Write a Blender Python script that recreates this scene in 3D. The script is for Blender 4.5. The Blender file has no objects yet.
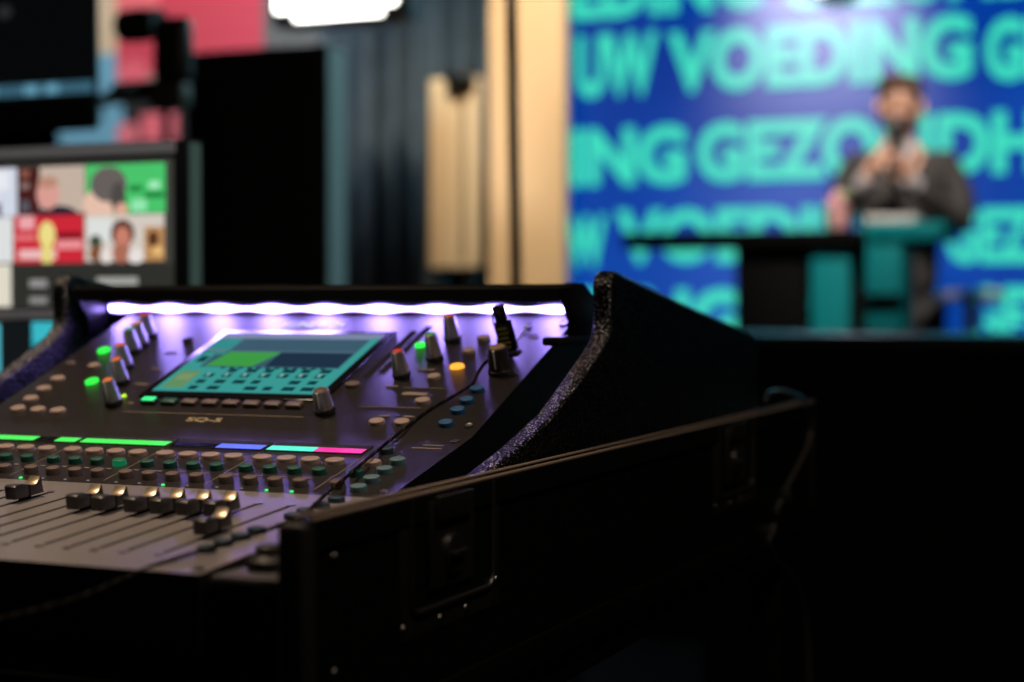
import bpy, bmesh, math, random
from mathutils import Vector, Matrix
random.seed(4)
S = bpy.context.scene
COL = S.collection
R = math.radians
PI = math.pi

# ------------------------------------------------------------------ camera
F = 1700.0
YAW = R(23.2); PIT = math.atan(41 / F)
CAM = Vector((0, 0, 1.0))
FWD = Vector((-math.sin(YAW) * math.cos(PIT), math.cos(YAW) * math.cos(PIT), -math.sin(PIT)))
RGT = Vector((math.cos(YAW), math.sin(YAW), 0))
UPV = RGT.cross(FWD)
cd = bpy.data.cameras.new('camera'); cam = bpy.data.objects.new('camera', cd); COL.objects.link(cam)
cam.matrix_world = Matrix((RGT, UPV, -FWD)).transposed().to_4x4()
cam.location = CAM
cd.sensor_width = 36; cd.lens = F / 1024 * 36
cd.clip_start = .02; cd.clip_end = 60
cd.dof.use_dof = True; cd.dof.focus_distance = 1.35; cd.dof.aperture_fstop = 3.1
S.camera = cam

def ray(px, py): return FWD + RGT * ((px - 512) / F) - UPV * ((py - 341) / F)
def atz(px, py, Z): return CAM + ray(px, py) * Z                       # Z metres ahead of the camera
def aty(px, py, y): r = ray(px, py); return CAM + r * ((y - CAM.y) / r.y)  # on the plane y = const
def atx(px, py, x): r = ray(px, py); return CAM + r * ((x - CAM.x) / r.x)
def ath(px, py, z): r = ray(px, py); return CAM + r * ((z - CAM.z) / r.z)

# ------------------------------------------------------------------ materials
def srgb(r, g, b):
    f = lambda c: (c / 255 / 12.92) if c <= 10 else ((c / 255 + .055) / 1.055) ** 2.4
    return (f(r), f(g), f(b), 1)

MATS = {}
def mat(name, col=(.5, .5, .5, 1), rough=.5, metal=0., emit=None, estr=0., noise=None, bump=None, spec=.5, coat=0.):
    if name in MATS: return MATS[name]
    m = bpy.data.materials.new(name); m.use_nodes = True
    nt = m.node_tree; b = nt.nodes['Principled BSDF']
    b.inputs['Base Color'].default_value = col
    b.inputs['Roughness'].default_value = rough
    b.inputs['Metallic'].default_value = metal
    b.inputs['Specular IOR Level'].default_value = spec
    b.inputs['Coat Weight'].default_value = coat
    if emit:
        b.inputs['Emission Color'].default_value = emit
        b.inputs['Emission Strength'].default_value = estr
    tc = None
    if noise or bump:
        tc = nt.nodes.new('ShaderNodeTexCoord')
    if noise:                                   # (scale, colour 2, roughness spread)
        n = nt.nodes.new('ShaderNodeTexNoise'); n.inputs['Scale'].default_value = noise[0]; n.inputs['Detail'].default_value = 4
        nt.links.new(tc.outputs['Object'], n.inputs['Vector'])
        mx = nt.nodes.new('ShaderNodeMix'); mx.data_type = 'RGBA'
        mx.inputs['A'].default_value = col; mx.inputs['B'].default_value = noise[1]
        nt.links.new(n.outputs['Fac'], mx.inputs['Factor']); nt.links.new(mx.outputs['Result'], b.inputs['Base Color'])
    if bump:                                    # (scale, strength, distance)
        n2 = nt.nodes.new('ShaderNodeTexNoise'); n2.inputs['Scale'].default_value = bump[0]; n2.inputs['Detail'].default_value = 3
        nt.links.new(tc.outputs['Object'], n2.inputs['Vector'])
        bp = nt.nodes.new('ShaderNodeBump'); bp.inputs['Strength'].default_value = bump[1]; bp.inputs['Distance'].default_value = bump[2]
        nt.links.new(n2.outputs['Fac'], bp.inputs['Height']); nt.links.new(bp.outputs['Normal'], b.inputs['Normal'])
    MATS[name] = m
    return m

def glow(name, col, s): return mat(name, (.01, .01, .01, 1), .4, emit=col, estr=s)

def canvas_mat(name, strength=1., lit=False, rough=.15, spec=.5):
    """colours of a picture, one per face: a screen (gives off light) or a print (lit like paper)"""
    if name in MATS: return MATS[name]
    m = bpy.data.materials.new(name); m.use_nodes = True
    nt = m.node_tree; b = nt.nodes['Principled BSDF']
    a = nt.nodes.new('ShaderNodeAttribute'); a.attribute_name = 'col'
    b.inputs['Roughness'].default_value = rough
    b.inputs['Specular IOR Level'].default_value = spec
    if lit: nt.links.new(a.outputs['Color'], b.inputs['Base Color'])
    else:
        b.inputs['Base Color'].default_value = (.004, .004, .004, 1)
        nt.links.new(a.outputs['Color'], b.inputs['Emission Color']); b.inputs['Emission Strength'].default_value = strength
    MATS[name] = m
    return m

M_PANEL = mat('panel_paint', (.022, .019, .020, 1), .36, .3, noise=(420, (.032, .028, .030, 1), 0), bump=(1500, .03, .0004))
M_FADER = mat('brushed_panel', (.25, .235, .24, 1), .36, .35, noise=(300, (.34, .31, .31, 1), 0))
M_MID = mat('mid_panel_paint', (.034, .030, .032, 1), .34, .4, noise=(300, (.044, .039, .041, 1), 0))
M_BLACK = mat('black_plastic', (.006, .006, .0065, 1), .33, spec=.4)
M_GLOSSB = mat('black_gloss', (.008, .008, .01, 1), .12)
M_SLOT = mat('slot_black', (.002, .002, .002, 1), .8)
M_CASE = mat('case_laminate', (.002, .002, .002, 1), .55, noise=(60, (.003, .003, .003, 1), 0), spec=.15)
M_SPECK = mat('textured_paint_glints', (.003, .003, .003, 1), .3, 0, spec=.2)
_nt = M_SPECK.node_tree; _tc = _nt.nodes.new('ShaderNodeTexCoord'); _vo = _nt.nodes.new('ShaderNodeTexVoronoi'); _vo.inputs['Scale'].default_value = 420
_nt.links.new(_tc.outputs['Object'], _vo.inputs['Vector']); _bp = _nt.nodes.new('ShaderNodeBump'); _bp.inputs['Strength'].default_value = 1.0; _bp.inputs['Distance'].default_value = .0012
_lt = _nt.nodes.new('ShaderNodeMath'); _lt.operation = 'LESS_THAN'; _lt.inputs[1].default_value = .29      # silvery flecks paint in LED glints on the textured coat
_nt.links.new(_vo.outputs['Distance'], _lt.inputs[0]); _pb = _nt.nodes['Principled BSDF']
_mc = _nt.nodes.new('ShaderNodeMix'); _mc.data_type = 'RGBA'; _mc.inputs['A'].default_value = (.003, .003, .003, 1); _mc.inputs['B'].default_value = (.75, .72, .78, 1)
_nt.links.new(_lt.outputs[0], _mc.inputs['Factor']); _nt.links.new(_mc.outputs['Result'], _pb.inputs['Base Color']); _nt.links.new(_lt.outputs[0], _pb.inputs['Metallic'])
_bp.invert = True; _nt.links.new(_vo.outputs['Distance'], _bp.inputs['Height']); _nt.links.new(_bp.outputs['Normal'], _nt.nodes['Principled BSDF'].inputs['Normal'])
M_ALU = mat('tan_reflection_bead', (.24, .185, .14, 1), .55, 0, spec=.15)  # reflection of the tan panel painted in as base colour
M_POST = mat('corner_black', (.012, .011, .010, 1), .5)
M_STEEL = mat('dark_zinc', (.16, .155, .15, 1), .42, 1)
M_RIVET = mat('rivet_steel', (.30, .29, .28, 1), .3, 1)
M_CHROME = mat('chrome', (.6, .58, .56, 1), .12, 1)
M_SILVER = mat('knob_silver', (.46, .46, .50, 1), .30, .6)
M_KNOBBLK = mat('knob_black', (.03, .028, .03, 1), .3)
M_CAP = mat('fader_cap_grey', (.055, .054, .058, 1), .35, .3)
M_CAPTOP = mat('cap_scoop_glint', (.62, .50, .36, 1), .33, .8)  # warm lamp's golden reflection painted into the scoop colour
M_WHITE = mat('white_print', (.75, .72, .72, 1), .5)
M_KEYP = mat('key_pink_grey', (.36, .27, .25, 1), .5)
M_KEYB = mat('key_brown', (.14, .10, .095, 1), .5)
M_KEYG = mat('key_green', (.012, .10, .085, 1), .45)
M_KEYBL = mat('key_blue', (.012, .10, .26, 1), .45)
M_KEYTQ = mat('key_grey_teal', (.10, .20, .24, 1), .45)
M_KEYDB = mat('key_dark_blue', (.02, .05, .085, 1), .45)

# ------------------------------------------------------------------ mesh builder
class MB:
    def __init__(s): s.bm = bmesh.new(); s.mi = 0
    def _set(s, faces):
        for f in faces: f.material_index = s.mi
    def box(s, x0, x1, y0, y1, z0, z1, M=None, bev=0, seg=2):
        r = bmesh.ops.create_cube(s.bm, size=1)
        vs = r['verts']
        for v in vs:
            v.co = Vector(((x0 + x1) / 2 + v.co.x * (x1 - x0), (y0 + y1) / 2 + v.co.y * (y1 - y0), (z0 + z1) / 2 + v.co.z * (z1 - z0)))
        fs = set(f for v in vs for f in v.link_faces)
        s._set(fs)
        if bev:
            es = list(set(e for v in vs for e in v.link_edges))
            rr = bmesh.ops.bevel(s.bm, geom=es, offset=bev, segments=seg, affect='EDGES', profile=.5)
            vs = list(set(v for f in rr['faces'] for v in f.verts) | set(v for v in vs if v.is_valid))
            s._set(rr['faces'])
        if M: 
            for v in vs: v.co = M @ v.co
        return s
    def prism(s, pts, a0, a1, axis='x', bev=0, seg=3):
        """closed outline pts (two coordinates) pushed from a0 to a1 along an axis"""
        def mk(a, p):
            if axis == 'x': return Vector((a, p[0], p[1]))
            if axis == 'y': return Vector((p[0], a, p[1]))
            return Vector((p[0], p[1], a))
        v0 = [s.bm.verts.new(mk(a0, p)) for p in pts]; v1 = [s.bm.verts.new(mk(a1, p)) for p in pts]
        n = len(pts); fs = []
        fs.append(s.bm.faces.new(v0)); fs.append(s.bm.faces.new(v1[::-1]))
        for i in range(n): fs.append(s.bm.faces.new((v0[i], v1[i], v1[(i + 1) % n], v0[(i + 1) % n])))
        bmesh.ops.recalc_face_normals(s.bm, faces=fs)
        s._set(fs)
        if bev:
            es = list(set(e for f in fs[:2] for e in f.edges))
            rr = bmesh.ops.bevel(s.bm, geom=es, offset=bev, segments=seg, affect='EDGES', profile=.5)
            s._set(rr['faces'])
        return s
    def lathe(s, prof, n=24, M=None, flute=None, cap=True):
        """prof: (radius, height) list from bottom to top; flute(i, angle, r) -> r"""
        rings = []
        for k, (r, h) in enumerate(prof):
            ring = []
            for i in range(n):
                a = 2 * PI * i / n
                rr = flute(k, a, r) if flute else r
                ring.append(s.bm.verts.new(((rr) * math.cos(a), rr * math.sin(a), h)))
            rings.append(ring)
        fs = []
        for k in range(len(rings) - 1):
            for i in range(n):
                j = (i + 1) % n
                fs.append(s.bm.faces.new((rings[k][i], rings[k][j], rings[k + 1][j], rings[k + 1][i])))
        if cap:
            fs.append(s.bm.faces.new(rings[0][::-1])); fs.append(s.bm.faces.new(rings[-1]))
        s._set(fs)
        if M:
            for ring in rings:
                for v in ring: v.co = M @ v.co
        return s
    def cyl(s, p, q, r, n=16, r2=None):
        p = Vector(p); q = Vector(q); d = q - p
        M = Matrix.Translation(p) @ d.to_track_quat('Z', 'Y').to_matrix().to_4x4()
        return s.lathe([(r, 0), (r if r2 is None else r2, d.length)], n, M)
    def tube(s, pts, r, n=8):
        pts = [Vector(p) for p in pts]; rings = []; u = None
        for i, p in enumerate(pts):
            t = (pts[min(i + 1, len(pts) - 1)] - pts[max(i - 1, 0)]).normalized()
            if u is None: u = t.orthogonal().normalized()
            u = (u - t * u.dot(t)).normalized(); w = t.cross(u)
            rr = r(i / (len(pts) - 1)) if callable(r) else r
            rings.append([s.bm.verts.new(p + (u * math.cos(2 * PI * k / n) + w * math.sin(2 * PI * k / n)) * rr) for k in range(n)])
        fs = []
        for a, b in zip(rings, rings[1:]):
            for k in range(n): fs.append(s.bm.faces.new((a[k], a[(k + 1) % n], b[(k + 1) % n], b[k])))
        fs.append(s.bm.faces.new(rings[0][::-1])); fs.append(s.bm.faces.new(rings[-1]))
        s._set(fs); return s
    def ball(s, c, rx, ry=None, rz=None, M=None, seg=20):
        ry = ry or rx; rz = rz or rx
        r = bmesh.ops.create_uvsphere(s.bm, u_segments=seg, v_segments=seg // 2 + 2, radius=1)
        for v in r['verts']:
            v.co = Vector((v.co.x * rx, v.co.y * ry, v.co.z * rz))
            if M: v.co = M @ v.co
            v.co += Vector(c)
        s._set(set(f for v in r['verts'] for f in v.link_faces)); return s
    def mesh(s, name, mats, angle=35):
        me = bpy.data.meshes.new(name); s.bm.to_mesh(me); s.bm.free()
        for m in (mats if isinstance(mats, (list, tuple)) else [mats]): me.materials.append(m)
        me.polygons.foreach_set('use_smooth', [True] * len(me.polygons))
        me.set_sharp_from_angle(angle=R(angle))
        return me

WORLD = {}
def link(o, parent=None, loc=None):
    COL.objects.link(o)
    loc = Vector(loc) if loc is not None else Vector((0, 0, 0))
    o.parent = parent
    return pose(o, Matrix.Translation(loc))
def pose(o, Mw):
    """place by world matrix, whatever the parent's own turn"""
    WORLD[o.name] = Mw
    L = WORLD[o.parent.name].inverted() @ Mw if o.parent else Mw
    o.location = L.to_translation(); o.rotation_euler = L.to_euler()
    return o
def tag(o, label, cat=None, group=None, kind=None):
    if label: o['label'] = label
    if cat: o['category'] = cat
    if group: o['group'] = group
    if kind: o['kind'] = kind
    return o
def thing(name, loc, label, cat, group=None):
    o = bpy.data.objects.new(name, None); o.empty_display_size = .05
    return tag(link(o, None, loc), label, cat, group)
def put(name, me, parent=None, loc=(0, 0, 0), rx=0, rz=0, label=None):
    """one mesh object; world location, kept upright parents so local rotation = world rotation"""
    o = bpy.data.objects.new(name, me); link(o, parent, loc)
    pose(o, Matrix.Translation(loc) @ Matrix.Rotation(rz, 4, 'Z') @ Matrix.Rotation(rx, 4, 'X'))
    if label: o['label'] = label
    return o
def made(name, mb, mats, parent=None, label=None, angle=35):
    """mesh written in world coordinates, re-based on its own middle"""
    me = mb.mesh(name, mats, angle)
    c = sum((v.co for v in me.vertices), Vector()) / max(1, len(me.vertices))
    me.transform(Matrix.Translation(-c))
    return put(name, me, parent, c, label=label)
def struct(name, mb, mats): return tag(made(name, mb, mats), None, kind='structure')

def canvas(name, P00, PX, PY, shapes, material, parent=None, lift=.0004, label=None):
    """a flat picture: shapes in unit coordinates (u right, v up) on a rectangle with corner P00 and edge vectors PX, PY"""
    bm = bmesh.new(); cl = bm.loops.layers.float_color.new('col')
    nrm = PX.cross(PY).normalized()
    cen = P00 + PX / 2 + PY / 2
    for k, sh in enumerate(shapes):
        kind, col = sh[0], sh[1]
        if kind == 'r':
            u0, v0, u1, v1 = sh[2:]; pts = [(u0, v0), (u1, v0), (u1, v1), (u0, v1)]
        elif kind == 'e':
            u, v, a, b = sh[2:]; pts = [(u + a * math.cos(2 * PI * i / 20), v + b * math.sin(2 * PI * i / 20)) for i in range(20)]
        else: pts = sh[2]
        vs = [bm.verts.new(P00 + PX * u + PY * v + nrm * lift * (k * .12 + (1 if k else 0)) - cen) for u, v in pts]
        f = bm.faces.new(vs)
        if f.normal.dot(nrm) < 0: pass
        for l in f.loops: l[cl] = col
    me = bpy.data.meshes.new(name); bm.to_mesh(me); bm.free(); me.materials.append(material)
    return put(name, me, parent, cen, label=label)

def text_mesh(txt, w, h, depth=0., bold=.02, fit_w=True):
    """lettering as a mesh in its own xy plane, lower left corner at 0, scaled to w by h"""
    c = bpy.data.curves.new('lettering', 'FONT'); c.body = txt; c.offset = bold; c.extrude = depth; c.resolution_u = 3
    o = bpy.data.objects.new('lettering', c); COL.objects.link(o)
    dg = bpy.context.evaluated_depsgraph_get(); dg.update()
    me = bpy.data.meshes.new_from_object(o.evaluated_get(dg))
    bpy.data.objects.remove(o)
    xs = [v.co.x for v in me.vertices]; ys = [v.co.y for v in me.vertices]
    x0, x1, y0, y1 = min(xs), max(xs), min(ys), max(ys)
    sx = w / (x1 - x0); sy = h / (y1 - y0)
    if not fit_w: sx = sy
    me.transform(Matrix.Diagonal((sx, sy, 1, 1)) @ Matrix.Translation((-x0, -y0, 0)))
    return me

# ================================================================== ROOM
Y_LED = 7.05
m_floor = mat('floor_black', (.008, .008, .008, 1), .95, spec=.1, noise=(6, (.02, .02, .02, 1), 0))
m_dark = mat('dark_wall', (.003, .003, .0035, 1), .8, noise=(3, (.005, .005, .0055, 1), 0), spec=.1)
struct('floor', MB().box(-9, 4, -1.5, 9, -.05, 0), m_floor)
struct('wall_back', MB().box(-9, 4, 8.0, 8.1, 0, 4.2), m_dark)
struct('wall_left', MB().box(-9.1, -9, -1.5, 8.1, 0, 4.2), m_dark)
struct('wall_right', MB().box(4, 4.1, -1.5, 8.1, 0, 4.2), m_dark)
struct('ceiling', MB().box(-9.1, 4.1, -1.5, 8.1, 4.2, 4.3), m_dark)
struct('platform_floor', MB().box(-4.2, 2.0, 4.9, 7.6, 0, .10, bev=.008), mat('stage_black', (.015, .015, .016, 1), .4, noise=(8, (.022, .022, .022, 1), 0)))

# ================================================================== MIXING CONSOLE
XL, XR = -1.083, -.575
TF, TM, TU = R(4.54), R(12.81), R(21.92)
OF = Vector((0, 1.109, .8542)); OM = OF; 
def dirs(t): return Vector((0, math.cos(t), math.sin(t))), Vector((0, -math.sin(t), math.cos(t)))
TFv, NF = dirs(TF); TMv, NM = dirs(TM); TUv, NU = dirs(TU)
LM = (Vector((0, 1.2605, .8888)) - OM).dot(TMv)          # length of the middle slope
OU = OM + TMv * LM
SF0 = -.2460; SU1 = .262
PL = {'F': (OF, TFv, NF, TF), 'M': (OM, TMv, NM, TM), 'U': (OU, TUv, NU, TU)}
def pp(pl, x, s, h=0.):
    o, t, n, a = PL[pl]; p = o + t * s + n * h; return Vector((x, p.y, p.z))
def onp(pl, px, py, h=0.):
    o, t, n, a = PL[pl]; r = ray(px, py); q = o + n * h
    p = CAM + r * ((q - CAM).dot(n) / r.dot(n)); return p.x, (p - q).dot(t)

def onp3(pl, px, py, h): x, s = onp(pl, px, py, h); return pp(pl, x, s, h)
BASE = Vector(((XL + XR) / 2, 1.15, .775))
con = thing('mixing_console', BASE, 'black digital mixing console with lit touchscreen, faders and knobs in the flight case', 'mixing console')

# body: side outline pushed across; three top faces carry their own finish
pf = pp('F', 0, SF0); pu = pp('U', 0, SU1)
prof = [(pf.y, pf.z), (OF.y, OF.z), (OU.y, OU.z), (pu.y, pu.z), (1.60, pu.z - .02), (1.60, .775), (.885, .775), (.862, .790), (pf.y - .001, pf.z - .010)]
mb = MB(); mb.prism(prof, XL, XR, 'x')
mb.bm.faces.ensure_lookup_table()
for f in mb.bm.faces:
    c = f.calc_center_median(); f.material_index = 3
    if abs(f.normal.x) < .5 and f.normal.z > .5:
        f.material_index = 0 if c.y < OF.y else 1 if c.y < OU.y else 2
        if c.y > 1.59: f.material_index = 3
made('chassis', mb, [M_FADER, M_MID, M_PANEL, M_BLACK], con)

# fader slots, cut as dark grooves lying in thin sunk strips
XS = {}
for k in range(1, 17): XS[k] = -.6591 - (16 - k) * .0222 - (3 - (k - 1) // 4) * .0050
XS[17] = -.6315
slot = MB(); slot.box(-.0011, .0011, -.200, -.046, -.0002, .0006)
slot_me = slot.mesh('fader_slot', M_SLOT)
tick = MB().lathe([(.0032, 0), (.0030, .0006)], 12).mesh('slot_screw', M_RIVET)
for k in range(1, 18):
    s_ = put('fader_slot', slot_me, con, pp('F', XS[k], 0), TF)
    put('slot_screw', tick, s_, pp('F', XS[k], -.0415, .0001), TF)
    put('slot_screw', tick, s_, pp('F', XS[k], -.2065, .0001), TF)

# fader cap: long low front half, waist line, scooped rear half
cb = MB()
W = .0051
front = [(-.0160, .0030), (-.0166, .0128), (-.0150, .0138), (-.0080, .0137), (-.0012, .0120), (-.0012, .0030)]
rear = [(.0012, .0030), (.0012, .0118)] + [(.0012 + .0118 * t, .0119 + .0042 * (t ** 2.0) - .0016 * math.sin(PI * t)) for t in (.12, .24, .36, .48, .6, .72, .84, .93)] + [(.0130, .0161), (.0140, .0158), (.0165, .0030)]
cb.mi = 0; cb.prism(front, -W, W, 'x', bev=.0006, seg=2); cb.prism(rear, -W, W, 'x', bev=.0006, seg=2)
cb.bm.normal_update()
for f in cb.bm.faces:
    c = f.calc_center_median()
    if f.normal.z > .3 and c.y > .0014 and c.y < .0135 and abs(f.normal.x) < .4: f.material_index = 1
cb.mi = 2; cb.box(-.0046, .0046, -.0012, .0012, .0030, .0116)
cb.mi = 2; cb.box(-.0012, .0012, -.006, .006, -.0015, .0040)
cap_me = cb.mesh('fader_cap', [M_CAP, M_CAPTOP, M_SLOT], 40)
CAPS = {8: -.072, 9: -.187, 10: -.182, 11: -.092, 12: -.092, 13: -.091, 14: -.091, 15: -.091, 16: -.090, 17: -.144}
for k in range(1, 18):
    put('fader_cap', cap_me, con, pp('F', XS[k], CAPS.get(k, -.100)), TF)

# rubber keys
def key_mesh(name, rx, ry, h, m, dish=.0006):
    b = MB(); n = 22
    b.lathe([(1.06, 0), (1.0, h * .35), (.99, h * .8), (.93, h * .95), (.80, h), (.45, h - dish), (.1, h - dish)], n, Matrix.Diagonal((rx, ry, 1, 1)))
    return b.mesh(name, m, 50)
sel_me = key_mesh('sel_key', .0086, .0062, .0036, M_KEYP)
mute_me = key_mesh('mute_key', .0060, .0050, .0050, M_KEYG)
paf_me = key_mesh('listen_key', .0062, .0052, .0058, M_KEYB)
m_lit_g = glow('lit_green', srgb(40, 250, 70), 1.3)
mute_lit = key_mesh('mute_key', .0060, .0050, .0050, glow('lit_teal_green', srgb(8, 105, 66), .8))
led_off = MB().lathe([(.0016, 0), (.0015, .0009), (.0006, .0013)], 10).mesh('signal_led', mat('led_clear', (.25, .3, .38, 1), .15))
led_on = MB().lathe([(.0016, 0), (.0015, .0009), (.0006, .0013)], 10).mesh('signal_led', glow('led_green', srgb(60, 230, 110), 1.1))
s_sel = onp('M', 332, 463)[1]; s_mut = onp('M', 320, 474)[1]; s_paf = onp('M', 306, 486)[1]
for k in range(1, 18):
    x = XS[k] if k < 17 else -.6265
    put('select_key', sel_me, con, pp('M', x, s_sel), TM)
    lit = (k == 8)
    put('mute_key', mute_lit if lit else mute_me, con, pp('M', x + .001, s_mut), TM, label='lit green key' if lit else None)
    put('listen_key', paf_me, con, pp('M', x + .0005, s_paf), TM)
    on = k in (5, 11, 15, 16)
    put('signal_led', led_on if on else led_off, con, pp('M', x + .0012, .0035), TM, label='lit green indicator' if on else None)

# channel displays: four windows of four
lcd = {'g': glow('lcd_green', srgb(70, 235, 90), 1.15), 'b': glow('lcd_blue', srgb(85, 110, 245), 1.15), 't': glow('lcd_teal', srgb(70, 240, 195), 1.15),
       'm': glow('lcd_magenta', srgb(235, 45, 150), 1.15), 'k': mat('lcd_off', (.004, .004, .005, 1), .15)}
# strips in view: 13-16 teal, teal, magenta, magenta; 9-12 dark, dark, blue, blue; 5-8 green; 1-4 green, green, dark, green
strip_cols = {1: 'g', 2: 'g', 3: 'k', 4: 'g', 5: 'g', 6: 'g', 7: 'g', 8: 'g', 9: 'k', 10: 'k', 11: 'b', 12: 'b', 13: 't', 14: 't', 15: 'm', 16: 'm'}
s_l0 = onp('M', 349, 454)[1]; s_l1 = s_l0 + .0105
for g in range(4):
    xa = XS[g * 4 + 1] - .0122; xb = XS[g * 4 + 4] + .0118
    w = put('display_window', MB().box(xa, xb, s_l0 - .001, s_l1 + .010, -.0001, .0009, bev=.0004).mesh('display_window', M_SLOT), con, pp('M', 0, 0), TM)
    for i in range(4):
        k = g * 4 + 1 + i
        put('channel_display', MB().box(XS[k] - .0108, XS[k] + .0108, s_l0, s_l1, .0009, .0013).mesh('channel_display', lcd[strip_cols[k]]), w, pp('M', 0, 0), TM)

# soft keys in the right column
def soft(pl, x, s, m, rx=.0062, ry=.0052, h=.0048, name='soft_key', label=None):
    nm = 'soft_' + m.name
    me = SOFT.get((nm, rx, h)) or SOFT.setdefault((nm, rx, h), key_mesh(name, rx, ry, h, m))
    return put(name, me, con, pp(pl, x, s), PL[pl][3], label=label)
SOFT = {}
for px, py in ((399.5, 464), (387, 473), (373.5, 482), (360, 491)):
    soft('M', -.6055, onp('M', px, py)[1], M_KEYTQ, .0068, .0056, label='grey-teal key')
soft('M', -.6285, onp('M', 388, 453)[1], M_KEYDB, label='dark blue key')
for s in (-.021, -.043, -.066, -.083, -.131, -.151, -.172, -.191):
    soft('F', -.6060, s, M_KEYDB, .0066, .0054, .004, label='dark blue key')
for s in (.0868, .0642, .0442, .0190):
    soft('U', -.6075, s, M_KEYBL, .0066, .0054, .004, label='blue key')
for x, s in ((-.6484, .2005), (-.6508, .1700), (-.6603, .1117), (-.6485, .0619), (-.6722, .0186), (-.6487, .0192)):
    soft('U', x, s, M_KEYP, .0072 if s < .1 else .0062, .0056, .0032, name='function_key')
soft('U', -.6483, .1363, glow('lit_orange', srgb(255, 165, 50), 1.5), .0068, .0058, .0022, name='function_key', label='lit orange key')
soft('U', -.7060, .1835, m_lit_g, .0060, .0055, .0022, name='function_key', label='lit green key')
soft('U', -.7318, .0911, M_KEYB, .0075, .005, .0035, name='function_key')
for px, py in ((104, 351), (92, 382)):
    x, s = onp('U', px, py); soft('U', x, s, m_lit_g, .0062, .0068, .0024, name='function_key', label='lit green key')
x, s = onp('U', 94, 367); soft('U', x, s, M_KEYP, .0060, .0055, .003, name='function_key')
for x, s in ((-1.0577, .0919), (-1.0573, .0686), (-1.0558, .0459), (-1.0544, .0238), (-1.0306, .0230), (-1.0071, .0222)):
    soft('U', x, s, M_KEYP, .0078, .0058, .0022, name='assign_key')
soft('U', -1.068, .128, M_KEYB, .005, .004, .002, name='assign_key')
# eight keys in a row under the touchscreen
k8 = MB().box(-.0078, .0078, -.0045, .0045, 0, .0045, bev=.0014).mesh('screen_key', M_KEYB)
k8g = MB().box(-.0078, .0078, -.0045, .0045, 0, .0045, bev=.0014).mesh('screen_key', M_KEYG)
k8l = MB().box(-.0065, .0065, -.0035, .0035, .0045, .0053, bev=.0004).mesh('key_light', glow('lit_key_green', srgb(40, 240, 130), 1.4))
for i in range(8):
    p = pp('U', -.9196 + i * .02186, .0445)
    o = put('screen_key', k8g if i < 2 else k8, con, p, TU, label='green key' if i < 2 else None)
    if i == 0: put('key_light', k8l, o, p, TU, label='lit green key top')

# knobs: fluted taper, dark foot, coloured cap
def knob(pl, x, s, col, body=M_SILVER, r0=.0078, r1=.0058, h=.0245, base=True, label=None, emit=None):
    t = PL[pl][3]; p = pp(pl, x, s)
    fl = lambda k, a, r: r * (1 - (.10 if 1 <= k <= 2 else 0) * max(0, math.sin(6 * a)) ** .6)
    b = MB(); b.lathe([(r0 * 1.0, .004), (r0, .0050), (r1, h - .001), (r1 * .93, h), (r1 * .80, h)], 48, flute=fl)
    o = put('knob', b.mesh('knob', body, 30), con, p, t, label=label)
    if base: put('knob_foot', MB().lathe([(r0 * .9, 0), (r0 * 1.1, .0005), (r0 * 1.1, .0040), (r0 * .8, .0052)], 24).mesh('knob_foot', M_KNOBBLK), o, p, t)
    if col: put('knob_cap', MB().lathe([(r1 * .80, h - .0008), (r1 * .78, h + .0008), (r1 * .5, h + .0014)], 20).mesh('knob_cap', col), o, p, t)
    pt = MB().box(-.0006, .0006, -r0 * 1.02, -r1 * .7, h * .30, h + .0004); 
    put('pointer', pt.mesh('pointer', M_WHITE), o, p, t)
    return o
c_red = mat('cap_red', (.75, .05, .03, 1), .4); c_grn = mat('cap_green', (.08, .50, .06, 1), .4)
c_org = mat('cap_orange', (.85, .20, .02, 1), .4); c_amb = mat('cap_amber', (.75, .42, .10, 1), .4)
knob('U', -.6936, .1146, c_red, label='silver knob with red cap')
knob('U', -.6779, .1532, c_grn, label='silver knob with green cap')
knob('U', -.6789, .1974, c_org, label='silver knob with orange cap')
knob('U', -.7320, .0367, mat('cap_brown', (.12, .07, .05, 1), .4), r0=.0086, r1=.0072, h=.021, label='wide silver knob with brown cap')
knob('U', -.6015, .1270, mat('cap_bronze', (.30, .20, .11, 1), .35), M_KNOBBLK, .0105, .0088, .024, label='wide black knob')
for (px, py), c, lb in (((150, 337), c_red, 'red'), ((142, 346), c_amb, 'amber'), ((134, 352), c_grn, 'green'), ((126, 368), c_org, 'orange'), ((122, 383), c_org, 'orange'), ((114, 404), c_org, 'orange')):
    x, s = onp('U', px, py); knob('U', x, s, c, label='silver knob with %s cap' % lb)
x, s = onp('U', 124, 396)
put('indicator', MB().lathe([(.0025, 0), (.002, .001)], 10).mesh('indicator', glow('lit_lime', srgb(190, 250, 40), 1.6)), con, pp('U', x, s), TU, label='lit lime indicator')
x, s = onp('U', 188, 341)
put('jack_socket', MB().lathe([(.0055, 0), (.0055, .002), (.0035, .0025)], 18).mesh('jack_socket', M_SLOT), con, pp('U', x, s), TU)
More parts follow.
